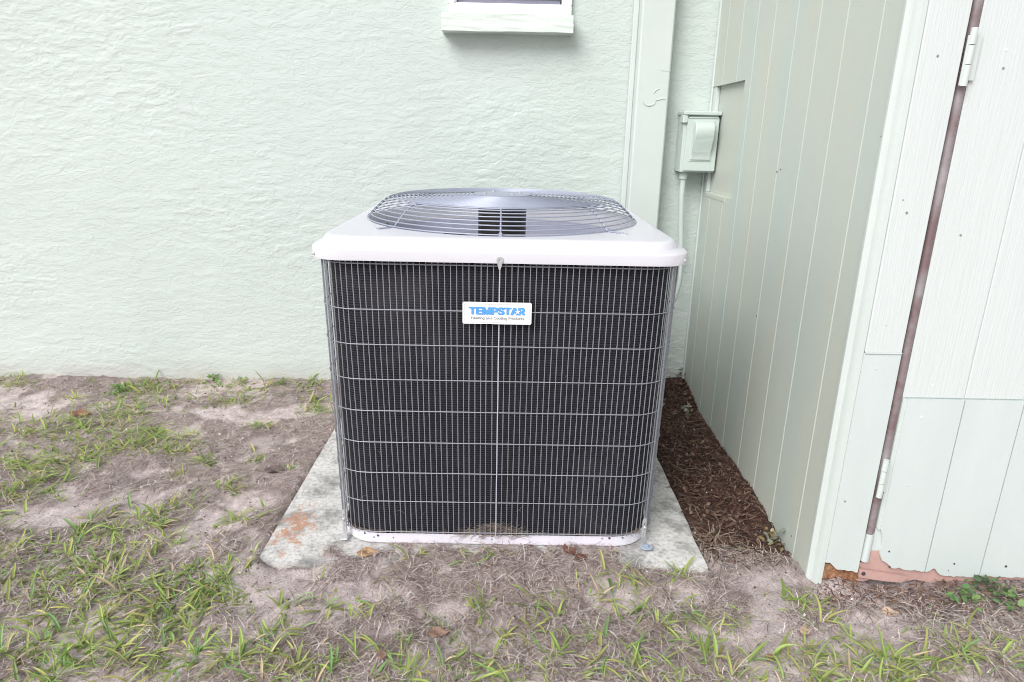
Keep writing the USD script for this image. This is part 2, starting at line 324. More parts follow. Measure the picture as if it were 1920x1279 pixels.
# ------------------------------------------------------------------ house wall: stucco, window
def stucco_h(x, z):
    o = 0 * x
    w1 = meshkit.fbm(np.stack([x * 4, z * 6, o], -1), 3, 41) - .5
    w2 = meshkit.fbm(np.stack([x * 4, z * 6, o + 9], -1), 3, 42) - .5
    tilt = (meshkit.noise(np.stack([x * 1.3, z * 1.3, o], -1), 77) - .5) * 0.5
    zz = z + tilt * (x % 1000) * 0.0
    a = meshkit.fbm(np.stack([x * 12 + w1 * 3, zz * 42 + w2 * 4, o], -1), 4, 43)
    b = meshkit.fbm(np.stack([x * 30 + w2 * 4, zz * 75 + w1 * 5, o], -1), 3, 44)
    c = meshkit.fbm(np.stack([x * 8 + w2 * 2.5, zz * 60 + w1 * 4, o], -1), 3, 46)
    area = sm(meshkit.fbm(np.stack([x * 3.2, z * 4.2, o], -1), 3, 45), .34, .52)
    h = sm(a, .50, .545) * 0.0024 + (0.25 + .75 * area) * sm(b, .50, .56) * 0.0024 + (1 - np.abs(2 * sm(c, .50, .58) - 1)) * 0.0022 * (1 - .5 * area)
    return h * (.05 + .26 * sm(meshkit.fbm(np.stack([x * 1.7, z * 2.6, o], -1), 3, 48), .36, .60)) + (a - .5) * 0.002

wx = np.concatenate([np.linspace(-9, -2.8, 14), np.arange(-2.74, 0.882, 0.0042)])
wz = np.concatenate([np.arange(-0.10, 1.86, 0.0042), np.linspace(1.90, 2.75, 6)])
WX, WZ = np.meshgrid(wx, wz, indexing='ij')
h = stucco_h(WX, WZ)
flat = np.clip(np.exp(-(((WX - .70) / .09) ** 6 + ((WZ - 1.08) / .11) ** 6)) + np.exp(-((WX - .47) / .035) ** 4) * .6, 0, 1)
h = h * (1 - .85 * flat) + flat * .001
WV = np.stack([WX, WALLY - h, WZ], -1)
wn = WX.shape
wid = np.arange(WX.size).reshape(wn)
cx, cz = (WX[:-1, :-1] + WX[1:, 1:]) / 2, (WZ[:-1, :-1] + WZ[1:, 1:]) / 2
keep = ~((cx > -0.258) & (cx < 0.246) & (cz > 1.575) & (cz < 2.5))
A, B, C, D = wid[:-1, :-1][keep], wid[1:, :-1][keep], wid[1:, 1:][keep], wid[:-1, 1:][keep]
WF = np.vstack([np.stack([A, B, C], 1), np.stack([A, C, D], 1)])
house = thing('house_wall', 'pale mint green stucco house wall behind the air conditioner', 'wall', (0, WALLY, 0))
wv = WV.reshape(-1, 3)
usedv = np.zeros(len(wv), bool); usedv[WF.ravel()] = True
remap = np.cumsum(usedv) - 1
obj('stucco', (wv[usedv], remap[WF]), stucco, house, smooth=True)
obj('wall_core', [bx(-9, -0.262, WALLY + .006, WALLY + .2, -.1, 2.75), bx(.25, .9, WALLY + .006, WALLY + .2, -.1, 2.75), bx(-.262, .25, WALLY + .006, WALLY + .2, -.1, 1.57), bx(-.262, .25, WALLY + .006, WALLY + .2, 2.5, 2.75)], stucco, house)
# sill
sl = trimesh.creation.box((0.528, 0.10, 0.066)); 
for _ in range(4): sl = sl.subdivide()
sl.apply_translation((-0.0155, 2.995, 1.5715))
vv = sl.vertices
rough = meshkit.fbm(vv * np.array([9, 20, 38]), 3, 61) - .5
r2 = sm(meshkit.fbm(vv * np.array([26, 20, 70]), 3, 62), .46, .54)
front = (vv[:, 1] < 2.946)
vv[front, 1] -= (rough[front] * .004 + r2[front] * .0016)
low = vv[:, 2] < 1.5395
vv[low, 2] += rough[low] * .010
vv[:, 0] += np.where(np.abs(vv[:, 0] + .0155) > .26, rough * .006, 0)
win_frame = [bx(-.256, .244, 3.005, 3.075, 1.603, 1.647, .003), bx(-.256, -.232, 3.005, 3.075, 1.6475, 2.46, .003), bx(.211, .244, 3.005, 3.075, 1.6475, 2.46, .003), bx(-.256, .244, 3.005, 3.075, 2.4605, 2.498, .003),
             bx(-.2315, .2105, 3.022, 3.066, 2.02, 2.05, .003)]
win = obj('window', win_frame, vinyl, house)
obj('sash', [bx(-.231, .2105, 3.018, 3.06, 1.6475, 1.653, .001), bx(-.2315, -.226, 3.018, 3.06, 1.6535, 2.46, .001), bx(.2045, .2105, 3.018, 3.06, 1.6535, 2.46, .001)], vinyl, win)
obj('pane', bx(-.226, .2045, 3.040, 3.043, 1.653, 2.46), pane_look, win, smooth=False)
for k in range(36):
    s = bx(-.222, .200, -.0105, .0105, -.0007, .0007)
    s.apply_transform(trimesh.transformations.rotation_matrix(.95, [1, 0, 0])); s.apply_translation((0, 3.085, 1.672 + k * .0185))
    obj('blind_slat', s, blind_look, win, smooth=False)
obj('blind_rail', bx(-.222, .200, 3.056, 3.084, 1.640, 1.664, .002), blind_look, win)
obj('window_sill', sl, sill_look, house, smooth=40)
obj('window_backing', bx(-.27, .26, 3.14, 3.15, 1.57, 2.5), dark, house)

# ------------------------------------------------------------------ downspout
ds = thing('downspout', 'mint painted rectangular downspout with a dent, on the stucco behind the unit', 'downspout', (.58, 2.98, 0))
dp = bx(.519, .652, 2.938, 3.028, -0.02, 2.7, .006)
body = m3.Manifold(m3.Mesh(dp.vertices.astype(np.float32), dp.faces.astype(np.uint32)))
dm = bx(.519, .652, 2.938, 3.028, -0.02, 2.7, .006)
obj('pipe', dm, trim_mint, ds, smooth=20)
obj('flange', bx(.497, .5185, 3.006, 3.024, -.02, 2.7, .003), trim_mint, ds)
# folded strap and dent at mid height
th = np.linspace(0, math.pi, 15)
dent = [(0.548 + .026 * (1 - math.cos(t)) , 2.9365, 1.288 - .018 * math.sin(t)) for t in th]
obj('dent_fold', [tube(dent, np.interp(th, [0, 1.57, 3.14], [.0006, .0024, .0006]), 8), tube([(.600, 2.9365, 1.291), (.622, 2.9365, 1.297), (.640, 2.937, 1.299)], .0018, 6), tube([(.588, 2.9368, 1.318), (.597, 2.9368, 1.330), (.612, 2.9368, 1.337)], [.0014, .0022, .0010], 6)], trim_mint, ds)
obj('strap_seam', tube([(.6525, 2.94, 1.405), (.64, 2.9375, 1.405), (.61, 2.9375, 1.406)], .0011, 5), trim_mint, ds)

# ------------------------------------------------------------------ electrical disconnect
db = thing('disconnect_box', 'painted weatherproof electrical switch box on the stucco beside the notched siding', 'electrical box', (.79, 2.97, 1.0))
obj('enclosure', bx(.722, .864, 2.925, 3.027, 1.008, 1.236, .002), box_look, db)
obj('cover', bx(.735, .8655, 2.914, 2.9245, 1.014, 1.224, .0015), box_look, db)
obj('rain_cap', [bx(.717, .872, 2.908, 3.027, 1.2365, 1.252, .003), bx(.714, .7345, 2.911, 2.96, 1.205, 1.2360, .003)], box_look, db)
# bulged hood: profile in (y, z) swept across x, sides tapering
prof = []
for t in np.linspace(0, 1, 15):
    z = 1.060 + .150 * t
    b = .006 + .038 * (sm(t, 0.0, .75) * (1 - .25 * sm(t, .8, 1.0)))
    if t > .96: b *= .6
    prof.append((z, b))
loops = []
for z, b in prof:
    loops.append([(.757, 2.913, z), (.7605, 2.913 - b * .92, z), (.767, 2.913 - b, z), (.835, 2.913 - b, z), (.8385, 2.913 - b * .92, z), (.842, 2.913, z)])
hood = loft(loops)
capf = [[0, i + 1, i] for i in range(1, 5)] + [[(len(loops) - 1) * 6, (len(loops) - 1) * 6 + i, (len(loops) - 1) * 6 + i + 1] for i in range(1, 5)]
hood = trimesh.Trimesh(hood.vertices, np.vstack([hood.faces, capf]), process=False)
obj('hood', hood, box_look, db, smooth=35)
obj('hood_plate', bx(.753, .846, 2.9115, 2.9142, 1.053, 1.216, .001), box_look, db)
obj('lid_hinge', tube([(.738, 2.9125, 1.2265), (.862, 2.9125, 1.2265)], .0022, 6), box_look, db)
obj('conduit_fitting', M(m3.Manifold.cylinder(.030, .0165, .0165, 20).translate((.750, 2.965, .9775))), box_look, db)
cpts = [(.750, 2.965, .980), (.751, 2.966, .90), (.758, 2.968, .80), (.766, 2.970, .72), (.772, 2.97, .66)]
cc = np.array(cpts); tt = np.linspace(0, 1, 17)
cs_ = np.stack([np.interp(tt, np.linspace(0, 1, len(cc)), cc[:, k]) for k in range(3)], 1)
obj('conduit', tube(cs_, .0118, 10), box_look, db, smooth=50)
obj('coupling', M(m3.Manifold.cylinder(.020, .0155, .0155, 18).translate((.773, 2.97, .645))), box_look, db)
obj('coupling_ring', M(m3.Manifold.cylinder(.006, .0175, .0175, 18).translate((.7735, 2.97, .6385))), rubber, db)
wp = np.array([(.774, 2.97, .640), (.773, 2.95, .59), (.760, 2.90, .53), (.725, 2.83, .47), (.66, 2.76, .42), (.56, 2.69, .40), (.45, 2.62, .40)])
ws = np.stack([np.interp(np.linspace(0, 1, 40), np.linspace(0, 1, len(wp)), wp[:, k]) for k in range(3)], 1)
for _ in range(6): ws[1:-1] = (ws[:-2] + ws[2:] + 2 * ws[1:-1]) / 4
whip_look = look('whip_grey', (0.30, 0.345, 0.33), 0.5, 0.06, 20)
obj('flexible_whip', tube(ws, .0105 + .0007 * (np.arange(40) % 2), 10), whip_look, db, smooth=50)

# ------------------------------------------------------------------ shed
shed = thing('shed', 'pale painted wooden shed with grooved siding and a door with rotted bottom edge', 'shed', (SHEDX, DOORY, 0))
G = [1.607, 1.697, 1.875, 2.040, 2.205, 2.390, 2.555, 2.720, 2.900, 3.024]
cut = m3.Manifold.cube((.2, 2.9605 - 2.619 + .5, 1.353 - .925)).translate((.75, 2.619, .925))
for a, b in zip(G[:-1], G[1:]):
    w, c = .0006, .0023
    prof = np.array([(SHEDX + .018, a + w), (SHEDX + .018, b - w), (SHEDX + c, b - w), (SHEDX, b - w - c * 1.1), (SHEDX, a + w + c * 1.1), (SHEDX + c, a + w)])
    z0 = -.055 if a < 2.5 else -.03
    bm = m3.CrossSection([prof[::-1]]) if False else None
    pg = Polygon(prof)
    mm = prism_z(pg if pg.exterior.is_ccw else Polygon(prof[::-1]), z0, 2.3)
    man = m3.Manifold(m3.Mesh(mm.vertices.astype(np.float32), mm.faces.astype(np.uint32)))
    man = m3.Manifold.extrude(m3.CrossSection([list(map(tuple, np.array((pg.exterior.coords if pg.exterior.is_ccw else list(pg.exterior.coords)[::-1])[:-1])))]), 2.3 - z0).translate((0, 0, z0))
    if b > 2.62: man = man - cut
    obj('siding_board', M(man), siding_look, shed, smooth=False)
obj('sheathing', bx(.8745, .89, 1.60, 3.022, -.05, 2.3), siding_look, shed)
obj('notch_strip', bx(.858, .8740, 2.975, 3.022, .925, 1.353, .002), trim_mint, shed)
obj('notch_ledge', bx(.8535, .874, 2.70, 3.0, .905, .9245, .002), siding_look, shed)
obj('wall_joint_bead', tube([(.853, 3.021, -.02), (.8535, 3.0215, 0.6), (.853, 3.021, 1.2), (.8535, 3.0205, 2.3)], .005, 6), trim_mint, shed)
# corner moulding: two narrow steps around the corner
corner = Polygon([(.8545, 1.6060), (.8505, 1.6040), (.8500, 1.596), (.856, 1.589), (.861, 1.5885), (.8635, 1.579), (.870, 1.5695), (.8815, 1.5690), (.8815, 1.606)])
obj('corner_trim', prism_z(corner, -.075, 2.3), trim_mint, shed, smooth=25)

def jag(x0, x1, zf, n, seed):
    xs = np.linspace(x0, x1, n * 2); r = np.random.default_rng(seed); xs[1:-1] += r.uniform(-.3, .3, 2 * n - 2) * (x1 - x0) / n / 2
    p = np.stack([xs, 0 * xs + seed, 0 * xs], -1)
    zz = (meshkit.fbm(p * 28, 3, seed) - .5) * .013 + (meshkit.noise(p * 160, seed) - .5) * .003
    return [(x, zf(x) + z) for x, z in zip(xs, zz)]

tb = jag(.882, .974, lambda x: .048 - .02 * sm(x, .89, .92) - .006 * sm(x, .95, .985), 16, 3)
obj('trim_board', prism_y(Polygon(tb + [(.974, .652), (.882, .652)]), 1.566, 1.588), panel_look, shed, smooth=20)
obj('trim_board', bx(.8825, .973, 1.5635, 1.588, .6535, 2.2, .002), board_look, shed)
obj('seam_bead', tube([(.8835, 1.5645, .6525), (.973, 1.5645, .653)], .0022, 6), trim_mint, shed)
obj('frame_backing', bx(.875, 1.9, 1.625, 1.64, -.05, 2.3), dark, shed)
obj('gap_shadow_board', bx(.972, 1.03, 1.612, 1.622, -.02, 2.3), dark, shed)
rw = trimesh.creation.box((.105, .03, .10)).subdivide().subdivide().subdivide().subdivide()
rw.apply_translation((.934, 1.592, -.008))
rv = rw.vertices; rv += (np.stack([meshkit.fbm(rv * 60, 3, s) for s in (1, 2, 3)], -1) - .5) * np.array([.01, .022, .02])
obj('rotten_wood', rw, rot_look, shed, smooth=False)

door = obj('door', bx(1.006, 1.93, 1.5774, 1.612, .045, 2.2, .001), panel_look, shed)
DG = [1.004, 1.160, 1.312, 1.464, 1.616, 1.768, 1.93]
for k, (a, b) in enumerate(zip(DG[:-1], DG[1:])):
    w = .0013
    man = bx(a + (w if k else 0), b - w, 1.5735, 1.5795, .5335, 2.2, .0018)
    obj('door_board', man, board_look, door, smooth=False)
    def zf(x): return (.064 - .030 * sm(x, 1.03, 1.075) - .008 * sm(x, 1.08, 1.11) - .012 * sm(x, 1.13, 1.25) + .012 * np.exp(-((x - 1.185) / .012) ** 2))
    pts = jag(a + (w if k else .004), b - w, zf, 22, 20 + k)
    if k == 0:
        pts = [(1.0265, .118), (1.029, .104), (1.0255, .092), (1.028, .078), (1.031, .070)] + [p for p in pts if p[0] > 1.036]
        poly = Polygon([(1.0145, .531), (1.0145, .155), (1.021, .145), (1.024, .132)] + pts + [(b - w, .531)])
    else:
        poly = Polygon(pts + [(b - w, .531), (a + w, .531)])
    obj('door_panel', prism_y(poly.buffer(0), 1.5690, 1.5765), panel_look, door, smooth=20)
strip = [(1.0045, .5305), (1.0045, .16), (1.0125, .150), (1.0145, .155), (1.0145, .5305)]
obj('door_edge', prism_y(Polygon(strip), 1.572, 1.5795), trim_mint, door)
bp = jag(.978, 1.93, lambda x: -.010 + .012 * sm(x, 1.25, 1.5), 60, 8)
obj('bottom_rail', prism_y(Polygon(bp + [(1.93, .066), (1.045, .066), (1.043, .085), (1.004, .085), (1.004, .048), (.978, .046)]), 1.5770, 1.5798), salmon, door, smooth=20)
lip = [(.977, .010), (1.01, .004), (1.06, -.003), (1.098, -.006), (1.114, .013), (1.10, .016), (1.06, .020), (1.01, .028), (.977, .034)]
obj('bent_flap', prism_y(Polygon(lip), 1.5625, 1.5680), salmon, door)
obj('rail_bolt', M(m3.Manifold.cylinder(.003, .006, .005, 12).rotate((90, 0, 0)).translate((.988, 1.5625, .022))), hole_look, door)
# purple brown steel post in the gap
post_pts = np.array([(.9925, 1.580, z) for z in np.linspace(.053, 2.2, 30)])
obj('gap_post', tube(post_pts, .0108, 14), mauve, shed, smooth=60)
obj('post_sleeve', tube([(.9925, 1.5795, .053), (.9925, 1.5795, .138)], .0118, 14), panel_look, shed, smooth=60)
# hinges
for z0, z1 in ((1.268, 1.385), (.258, .366)):
    n = z1 - z0
    hg = obj('hinge', [tube([(.9865, 1.5605, z0), (.9865, 1.5605, z0 + n * .36)], .0075, 12)], trim_mint, shed, smooth=60)
    obj('knuckle', tube([(.9865, 1.5605, z0 + n * .375), (.9865, 1.5605, z0 + n * .70)], .0072, 12), trim_mint, hg, smooth=60)
    obj('knuckle', tube([(.9865, 1.5605, z0 + n * .715), (.9865, 1.5605, z1)], .0075, 12), trim_mint, hg, smooth=60)
    obj('hinge_leaf', bx(.9865, 1.010 if z0 > 1 else 1.003, 1.5655, 1.5685, z0 + .012, z1 - .012, .0005), trim_mint, hg)
    obj('hinge_leaf', bx(.976 if z0 > 1 else .980, .9865, 1.5590, 1.5625, z0 + .001, z1 - .015, .0005), trim_mint, hg)
# screws and nail pops
def screw(u, v, r, m, y, par):
    p = hit(u, v, 1, y)
    r *= .7; s = M(m3.Manifold.cylinder(.0022, r, r * .8, 10).rotate((90, 0, 0)).translate((p[0], y + .0008, p[2])))
    obj('screw', s, m, par)
for u, v, r, mt in ((1758, 105, .0042, screw_look), (1700, 399, .005, screw_look), (1693, 375, .002, hole_look), (1661, 609, .004, trim_mint), (1643, 692, .004, trim_mint), (1584, 940, .004, screw_look)):
    screw(u, v, r, mt, 1.5635 if v < 655 else 1.566, shed)
for u, v, r, mt in ((1886, 93, .0045, vinyl), (1881, 128, .0045, screw_look), (1801, 441, .0045, screw_look), (1748, 723, .004, vinyl)):
    screw(u, v, r, mt, 1.5735, door)
for u, v, r, mt in ((1728, 782, .004, vinyl), (1701, 910, .004, panel_look), (1667, 1034, .0038, hole_look), (1668, 1063, .0045, hole_look), (1789, 1057, .0042, hole_look), (1886, 1062, .0055, hole_look), (1778, 1070, .002, hole_look)):
    screw(u, v, r, mt, 1.569, door)
for u, v, r in ((1457, 322, .004), (1464, 318, .003), (1419, 592, .004), (1484, 1005, .003), (1653, 256, .003)):
    p = hit(u, v, 0, SHEDX)
    obj('nail', M(m3.Manifold.cylinder(.0018, r * .7, r * .7, 8).rotate((0, -90, 0)).translate((SHEDX + .0006, p[1], p[2]))), hole_look, shed)
obj('shed_roof', bx(.70, 2.6, 1.40, 3.02, 2.305, 2.40, .01), panel_look, shed)

# ------------------------------------------------------------------ concrete pad
pad = trimesh.creation.box((PX1 - PX0, PY1 - PY0, .09)); 
for _ in range(5): pad = pad.subdivide()
pad.apply_translation(((PX0 + PX1) / 2, (PY0 + PY1) / 2, -.045))
pv = pad.vertices; nn = meshkit.fbm(pv * 12, 3, 71) - .5
edge = np.minimum(np.minimum(pv[:, 0] - PX0, PX1 - pv[:, 0]), np.minimum(pv[:, 1] - PY0, PY1 - pv[:, 1]))
pv[:, 2] += np.where(pv[:, 2] > -.01, nn * .004 - .006 * np.exp(-edge / .006), 0)
pv[:, 0] += np.where((np.abs(pv[:, 0] - PX0) < 1e-4) | (np.abs(pv[:, 0] - PX1) < 1e-4), nn * .004, 0)
pv[:, 1] += np.where((np.abs(pv[:, 1] - PY0) < 1e-4), nn * .006, 0)
pd = obj('concrete_pad', pad, pad_look, None, smooth=40)
tag(pd, 'weathered concrete slab under the air conditioner with an orange rust stain', 'concrete pad')

# ------------------------------------------------------------------ air conditioner
UC = np.array([-.018, 2.155]); HW = .464; FY = 1.688
def hw(z): return .462 + .013 * (z - .04) / .79
ac = thing('air_conditioner', 'square outdoor air conditioner with white lid and black coil behind wire grille', 'air conditioner', (UC[0], UC[1], 0))

def rsq(h, r, n=160, z=0.0):
    """Rounded square loop, points spread evenly by angle about the centre, counter-clockwise."""
    a = np.arange(n) / n * 2 * np.pi + np.pi / n
    out = []
    for t in a:
        c, s = math.cos(t), math.sin(t)
        k = h / max(abs(c), abs(s)); x, y = c * k, s * k
        if abs(x) > h - r and abs(y) > h - r:
            ox, oy = math.copysign(h - r, x), math.copysign(h - r, y)
            bq = c * ox + s * oy; dd = math.sqrt(max(bq * bq - (ox * ox + oy * oy) + r * r, 0)); k = bq + dd
            x, y = c * k, s * k
        out.append((UC[0] + x, UC[1] + y, z))
    return np.array(out)

def circ(r, z, n=160):
    a = np.arange(n) / n * 2 * np.pi + np.pi / n
    return np.stack([UC[0] + r * np.cos(a), UC[1] + r * np.sin(a), np.full(n, z)], 1)
LH = .489
lid = [rsq(LH - .006, .085, z=.845), rsq(LH - .004, .085, z=.8385), rsq(LH, .085, z=.8375), rsq(LH + .0005, .085, z=.842), rsq(LH, .085, z=.862), rsq(LH - .002, .084, z=.8665), rsq(LH - .006, .082, z=.8692), rsq(LH - .020, .075, z=.8728),
       rsq(LH - .024, .074, z=.8745), rsq(LH - .030, .072, z=.888), rsq(LH - .033, .070, z=.8915), rsq(LH - .038, .068, z=.8935), rsq(LH - .048, .06, z=.8945)]
lid += [circ(.4205, .8950), circ(.4160, .8940), circ(.413, .889), circ(.408, .870), circ(.402, .82), circ(.400, .74)]
obj('lid', loft(lid), white_metal, ac, smooth=35)
obj('throat', loft([circ(.3985, .845), circ(.3985, .70), circ(.41, .66)]), throat_look, ac, smooth=60)
deck = loft([rsq(LH - .007, .085, z=.8385), circ(.39, .8385)])
obj('top_gasket', loft([rsq(.455, .1, z=.8375), rsq(.455, .1, z=.828)]), rubber, ac)
coil = [rsq(.457, .098, n=200, z=.8375), rsq(.445, .098, n=200, z=.035)]
obj('coil', loft(coil, flip=True), coil_look, ac, smooth=40)
obj('coil_inner', loft([rsq(.40, .08, z=.8375), rsq(.40, .08, z=.035)]), coil_look, ac, smooth=40)

# wire grille: one mesh per wire
grille_r, corner_r = HW, .105
per = []
L = 2 * (HW - corner_r); TOT = 4 * (L + corner_r * math.pi / 2)
def on_loop(s, h=HW, r=corner_r):
    """Point at arc length s along the rounded square, from the middle of the front side going right."""
    side, arc = 2 * (h - r), r * math.pi / 2
    tot = 4 * (side + arc); s = (s * tot / TOT) % tot
    s2 = (s + side / 2) % tot
    k = int(s2 // (side + arc)); t = s2 - k * (side + arc)
    if t < side: x, y = -(h - r) + t, -h
    else:
        a = -math.pi / 2 + (t - side) / r; x, y = (h - r) + r * math.cos(a), -(h - r) + r * math.sin(a)
    c, sn = [(1, 0), (0, 1), (-1, 0), (0, -1)][k]
    return np.array([UC[0] + x * c - y * sn, UC[1] + x * sn + y * c])
NW = 232
rail_z0, rail_z1 = .008, .034
grille = obj('grille', [tube([(*on_loop(s, hw(z) + .0015), z) for s in np.linspace(0, TOT, 121)[:-1]], .0016, 5, closed=True) for z in (.8285, .8045 - .0)][:1], wire_look, ac, smooth=50)
HZ = [.709, .614, .516, .425, .331, .237, .146, .046]
for z in HZ:
    obj('horizontal_wire', tube([(*on_loop(s, hw(z) + .0022), z) for s in np.linspace(0, TOT, 121)[:-1]], .0014, 5, closed=True), wire_look, grille, smooth=50)
wr = np.random.default_rng(5)
for i in range(NW):
    s = TOT * i / NW
    if i == 0: continue
    j = wr.normal(0, .0007, 3)
    pts = []
    for t, zz in enumerate((.836, .62, .42, .22, .040)):
        q_ = on_loop(s + (j[t % 3] if 0 < t < 4 else 0), hw(zz)); pts.append((q_[0], q_[1], zz))
    obj('vertical_wire', tube(pts, .0013, 5), wire_look, grille, smooth=50)
# front middle strap with its clip, and corner straps
def strap(s, w, th=.002):
    rows = []
    for z in (.030, .834):
        h = hw(z) + .0045; c = on_loop(s, h); d = on_loop(s + .01, h) - on_loop(s - .01, h); d /= np.linalg.norm(d); nrm = np.array([d[1], -d[0]])
        rows += [(*(c - d * w / 2), z), (*(c + d * w / 2), z), (*(c + d * w / 2 + nrm * th), z), (*(c - d * w / 2 + nrm * th), z)]
    return M(m3.Manifold.hull_points(np.array(rows)))
obj('centre_strap', strap(0, .0030), strap_look, ac)
clip = Polygon([(-.0075, .851), (-.0085, .846), (-.0065, .838), (-.0018, .822), (.0018, .822), (.0065, .838), (.0085, .846), (.0075, .851), (.003, .854), (-.003, .854)])
hole = Point(0, .846).buffer(.0032)
cl = prism_y(clip.difference(hole), -.0012, .0012); cl.apply_translation((UC[0], UC[1] - LH - .0024, 0))
obj('clip', cl, zinc, ac)
for s in (TOT / 8, -TOT / 8, 3 * TOT / 8, -3 * TOT / 8):
    obj('corner_strap', strap(s, .0052), wire_look, ac)
for s in (TOT / 8 + .01, -TOT / 8 - .01):
    c = on_loop(s, LH + .0015, .085)
    obj('lid_screw', M(m3.Manifold.sphere(.0042, 12).scale((1, .6, 1)).translate((c[0], c[1], .848))), zinc, ac)
# base pan and rail
PH = .456
obj('base_pan', loft([rsq(PH - .004, .112, z=.006), rsq(PH, .112, z=.004), rsq(PH, .112, z=.033), rsq(PH - .0015, .112, z=.0345), rsq(PH - .003, .112, z=.033), rsq(PH - .004, .112, z=.030)]), rail_look, ac, smooth=35)
obj('pan_inside', loft([rsq(PH - .0045, .112, z=.031), rsq(PH - .006, .112, z=.020), rsq(.30, .1, z=.016)]), rot_pan, ac, smooth=35)
obj('pan_floor', bx(UC[0] - .30, UC[0] + .30, UC[1] - .30, UC[1] + .30, .012, .0155), dark, ac)
for u, v, r in ((680, 1009, .0028), (706, 1013, .0036), (698, 1016, .002), (735, 1017, .002), (922, 1014, .0025), (922, 1020, .002), (1131, 1019, .0024), (1145, 1016, .004), (1171, 1012, .0026)):
    p = hit(u, v, 1, FY - .013)
    yy = UC[1] - PH
    if abs(p[0] - UC[0]) > PH - .112:
        e = abs(p[0] - UC[0]) - (PH - .112); yy = UC[1] - (PH - .112) - math.sqrt(max(.112 ** 2 - e * e, 0)) - .0002
    obj('screw', M(m3.Manifold.cylinder(.0014, r, r * .9, 8).rotate((90, 0, 0)).translate((p[0], yy + .0004, min(max(p[2], .012), .030)))), hole_look, ac)
# tie down brackets at the two front corners
def bracket(x, y, sx):
    b = thing('tie_down_strap', 'perforated galvanised tie down strap at the %s front corner of the air conditioner' % ('right' if sx > 0 else 'left'), 'bracket', (x, y, 0), 'tie down straps of the air conditioner')
    pl = Polygon([(-.0075, .010), (.0075, .010), (.0080, .085), (.006, .094), (0, .0975), (-.006, .094), (-.0080, .085)])
    for z in (.030, .045, .060, .078): pl = pl.difference(Polygon([(-.0018, z - .0048), (.0018, z - .0048), (.0018, z + .0048), (-.0018, z + .0048)]))
    m = prism_y(pl, -.001, .001)
    m.apply_transform(trimesh.transformations.rotation_matrix(sx * .55, [0, 0, 1])); m.apply_translation((x, y, 0))
    obj('strap', m, zinc, b)
    obj('screw', M(m3.Manifold.sphere(.0055, 12).scale((1, .7, 1)).translate((x + .002 * sx, y - .002, .066))), zinc, b)
    if sx > 0:
        f = m3.Manifold.cylinder(.004, .017, .0155, 20).scale((1.05, .72, 1)).translate((x + .010, y - .012, .006))
        obj('foot_washer', M(f), bluecap, b)
        obj('bolt', M(m3.Manifold.cylinder(.008, .0055, .005, 6).translate((x + .010, y - .012, .009))), bluecap, b)
    else:
        obj('foot_plate', bx(x - .012, x + .010, y - .020, y + .004, .008, .011, .001), zinc, b)
bracket(.412, 1.702, 1); bracket(-.460, 1.722, -1)
# fan guard: dome of rings and spokes
RIM = .418
def dome_z(r):
    return np.interp(r, [0, .09, .335, .355, .372, .395, .418], [.9665, .9665, .9585, .9535, .9430, .9215, .8985])
plate = m3.Manifold.cylinder(.0022, .092, .092, 48).translate((UC[0], UC[1], .9655))
guard = obj('fan_guard', M(plate), guard_look, ac, smooth=40)
radii = list(np.linspace(.106, .340, 19)) + [.3535, .3650, .3760, .3865, .3970, .4075, .4180]
for r in radii:
    a = np.arange(96) / 96 * 2 * np.pi
    obj('ring', tube(np.stack([UC[0] + r * np.cos(a), UC[1] + r * np.sin(a), np.full(96, float(dome_z(r)))], 1), .0017, 6, closed=True), guard_look, guard, smooth=50)
for k in range(8):
    a = -math.pi / 2 + k * math.pi / 4
    rr = np.concatenate([np.linspace(.088, .335, 6), [.3535, .3650, .3760, .3865, .3970, .4075, .4180]])
    zz = np.array([float(dome_z(r)) - .0034 for r in rr])
    pts = [(UC[0] + r * math.cos(a), UC[1] + r * math.sin(a), z) for r, z in zip(rr, zz)]
    if k % 2: pts += [(UC[0] + r * math.cos(a), UC[1] + r * math.sin(a), z) for r, z in ((.428, .8975), (.448, .8968), (.470, .8966))]
    sp = obj('spoke', tube(pts, .0024, 7), guard_look, guard, smooth=50)
    if k % 2:
        obj('spoke_tab', M(m3.Manifold.cylinder(.0016, .009, .009, 16).translate((UC[0] + .472 * math.cos(a), UC[1] + .472 * math.sin(a), .8950))), white_metal, sp)
        obj('spoke_screw', M(m3.Manifold.sphere(.0038, 10).scale((1, 1, .6)).translate((UC[0] + .476 * math.cos(a), UC[1] + .476 * math.sin(a), .8972))), zinc, sp)
    elif k == 0:
        for r in radii[18:]:
            obj('weld', M(m3.Manifold.sphere(.0036, 8).translate((UC[0], UC[1] - r, float(dome_z(r)) - .0008))), guard_look, sp)
        obj('foot', bx(UC[0] - .0045, UC[0] + .0045, UC[1] - .424, UC[1] - .416, .8945, .9045, .001), guard_look, sp)
for k in range(4):
    a = .5 + k * math.pi / 2
    obj('plate_bolt', M(m3.Manifold.cylinder(.005, .005, .0045, 6).translate((UC[0] + .062 * math.cos(a), UC[1] + .062 * math.sin(a), .9677))), zinc, guard)
motor = obj('motor', M(m3.Manifold.cylinder(.175, .076, .076, 40).translate((UC[0], UC[1], .785))), motor_look, ac, smooth=40)
obj('motor_stud', M(m3.Manifold.cylinder(.03, .01, .01, 10).translate((UC[0], UC[1], .745))), zinc, motor)
fan = obj('fan', M(m3.Manifold.cylinder(.03, .07, .06, 24).translate((UC[0], UC[1], .735))), blade_look, ac, smooth=40)
